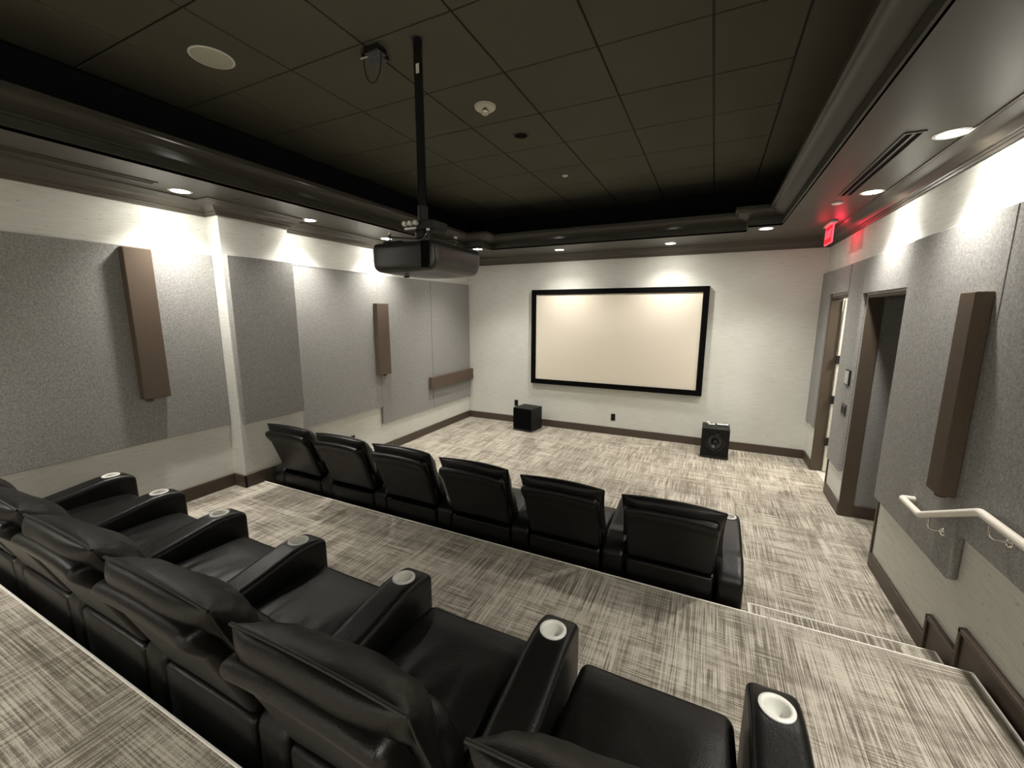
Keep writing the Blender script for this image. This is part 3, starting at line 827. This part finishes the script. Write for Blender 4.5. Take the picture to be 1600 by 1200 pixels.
# exit sign
t = thing('exit_sign', (5.14, -1.11, ZS), 'glowing red exit sign hanging from the soffit by the doorway corner', 'exit sign')
b_ = B(); box(b_, -.03, .03, -.17, .17, -.022, 0, bev=.004); obj('canopy', b_, 'white', t)
b_ = B(); box(b_, -.005, .005, -.148, .148, -.205, -.022, bev=.001, seg=1); pa = obj('panel', b_, 'exitred', t); pa['label'] = 'glowing red panel'
b_ = B()
for y0, y1, z0, z1 in ((-.156, .156, -.213, -.205), (-.156, -.148, -.205, -.022), (.148, .156, -.205, -.022), (-.156, .156, -.030, -.022)): box(b_, -.007, .007, y0, y1, z0, z1)
obj('glowing_edge', b_, 'exitedge', pa)
def letters(txt, parent, h, face):
    cu = bpy.data.curves.new('letters', 'FONT'); cu.body = txt; cu.size = h*1.4; cu.align_x = 'CENTER'; cu.align_y = 'CENTER'; cu.extrude = .002
    o_ = bpy.data.objects.new('tmp', cu); COL.objects.link(o_)
    dg = bpy.context.evaluated_depsgraph_get(); me = bpy.data.meshes.new_from_object(o_.evaluated_get(dg)); bpy.data.objects.remove(o_)
    me.materials.clear(); me.materials.append(M['exitedge'])
    q = bpy.data.objects.new('letters', me); COL.objects.link(q); q.parent = parent
    q.rotation_euler = (PI/2, 0, -PI/2 if face < 0 else PI/2); q.location = (face*.007, 0, -.115)
letters('EXIT', pa, .085, -1); letters('EXIT', pa, .085, 1)
L = bpy.data.lights.new('exit_glow', 'POINT'); L.energy = .45; L.color = (1, .02, .06); L.shadow_soft_size = .05
lo = bpy.data.objects.new('exit_glow', L); COL.objects.link(lo); lo.parent = t; lo.location = (.07, 0, -.10)
L = bpy.data.lights.new('exit_glow', 'POINT'); L.energy = .12; L.color = (1, .02, .06); L.shadow_soft_size = .05
lo = bpy.data.objects.new('exit_glow', L); COL.objects.link(lo); lo.parent = t; lo.location = (-.07, 0, -.10)

# ================================================================ HANDRAIL
t = thing('handrail', (XR-.08, -3.9, H1), 'cream metal handrail with a kink climbing the right wall', 'handrail')
def R(x, y, z): return (x-(XR-.08), y+3.9, z-H1)
b_ = B(); tube(b_, [R(XR-.045, -3.375, .822), R(XR-.105, -3.375, .822), R(XR-.105, -3.623, .822), R(XR-.105, -4.15, 1.078), R(XR-.105, -5.75, 1.078)], .0185, 16, fillet=.014)
obj('rail', b_, 'rail', t, smooth=True)
for yy, zr in ((-3.73, .868), (-4.24, 1.075), (-5.3, 1.075)):
    b_ = B(); tube(b_, [R(XR-.105, yy, zr-.015), R(XR-.105, yy, zr-.075), R(XR-.048, yy-.012, zr-.080)], .006, 10, fillet=.028)
    br = obj('bracket', b_, 'chrome', t, smooth=True)
    b_ = B(); lathe(b_, [(0, -.010), (.012, -.009), (.020, -.004), (.022, 0)], R(XR-.045, yy-.012, zr-.080), 'x', 24); obj('flange', b_, 'chrome', br, smooth=True)

# ================================================================ DOOR, HINGES, SWITCHES
t = thing('white_door', (XR+.115, D1[1]-.055, 0), 'white door standing open in the corner doorway, black hinges on its edge', 'door')
b_ = B(); box(b_, .0, .80, .0+.005, .05, .01, 2.12, bev=.003); obj('leaf', b_, 'doorwhite', t)
b_ = B()
L = bpy.data.lights.new('corridor_lamp', 'AREA'); L.energy = 5; L.color = (1, .93, .8); L.size = .3
cl = thing('corridor_light', (XR+.75, -.95, 2.35), 'small bright ceiling light glimpsed beyond the corner doorway', 'ceiling light')
lathe(b_, [(0, -.012), (.09, -.010), (.11, 0)], n=30); obj('lens', b_, 'lamp', cl, smooth=True)
lo = bpy.data.objects.new('corridor_lamp', L); COL.objects.link(lo); lo.parent = cl; lo.location = (0, 0, -.03)
for z in (.40, .93, 1.42):
    b_ = B(); box(b_, -.012, .052, -.006, .006, z-.05, z+.05, bev=.001, seg=1); tube(b_, [(-.012, -.006, z-.052), (-.012, -.006, z+.052)], .008, 10); obj('hinge', b_, 'black', t)

t = thing('wall_control_panel', (XR-.038, -1.655, 1.355), 'small square grey touch panel in a black frame between the doorways', 'control panel')
b_ = B(); box(b_, -.016, 0, -.07, .07, -.075, .075, bev=.003); obj('frame', b_, 'black', t)
b_ = B(); box(b_, -.019, -.012, -.058, .058, -.062, .062, bev=.002); obj('face', b_, 'greyplate', t)
t = thing('light_switch', (XR-.038, -1.648, 1.034), 'grey metal light switch plate below the control panel', 'light switch')
b_ = B(); box(b_, -.006, 0, -.075, .075, -.058, .058, bev=.002); obj('plate', b_, 'brass', t)
for k in (-1, 0, 1):
    b_ = B(); box(b_, -.010, -.004, k*.046-.016, k*.046+.016, -.034, .034, bev=.002); obj('rocker', b_, 'black', t)
def outlet(loc, axis, label):
    t_ = thing('wall_outlet', loc, label, 'wall outlet')
    b_ = B()
    if axis == 'y': box(b_, -.035, .035, -.006, 0, -.057, .057, bev=.002)
    else: box(b_, 0, .006, -.035, .035, -.057, .057, bev=.002)
    obj('plate', b_, 'black', t_)
    for k in (-1, 1):
        b_ = B()
        if axis == 'y': box(b_, -.017, .017, -.009, -.004, k*.024-.015, k*.024+.015, bev=.003)
        else: box(b_, .004, .009, -.017, .017, k*.024-.015, k*.024+.015, bev=.003)
        obj('socket', b_, 'velvet', t_)
outlet((2.75, 0, .29), 'y', 'black wall outlet under the screen centre')
outlet((1.0, 0, .36), 'y', 'black wall outlet behind the left subwoofer')
outlet((0, -2.88, .335), 'x', 'black wall outlet low on the left wall, just above the front row')
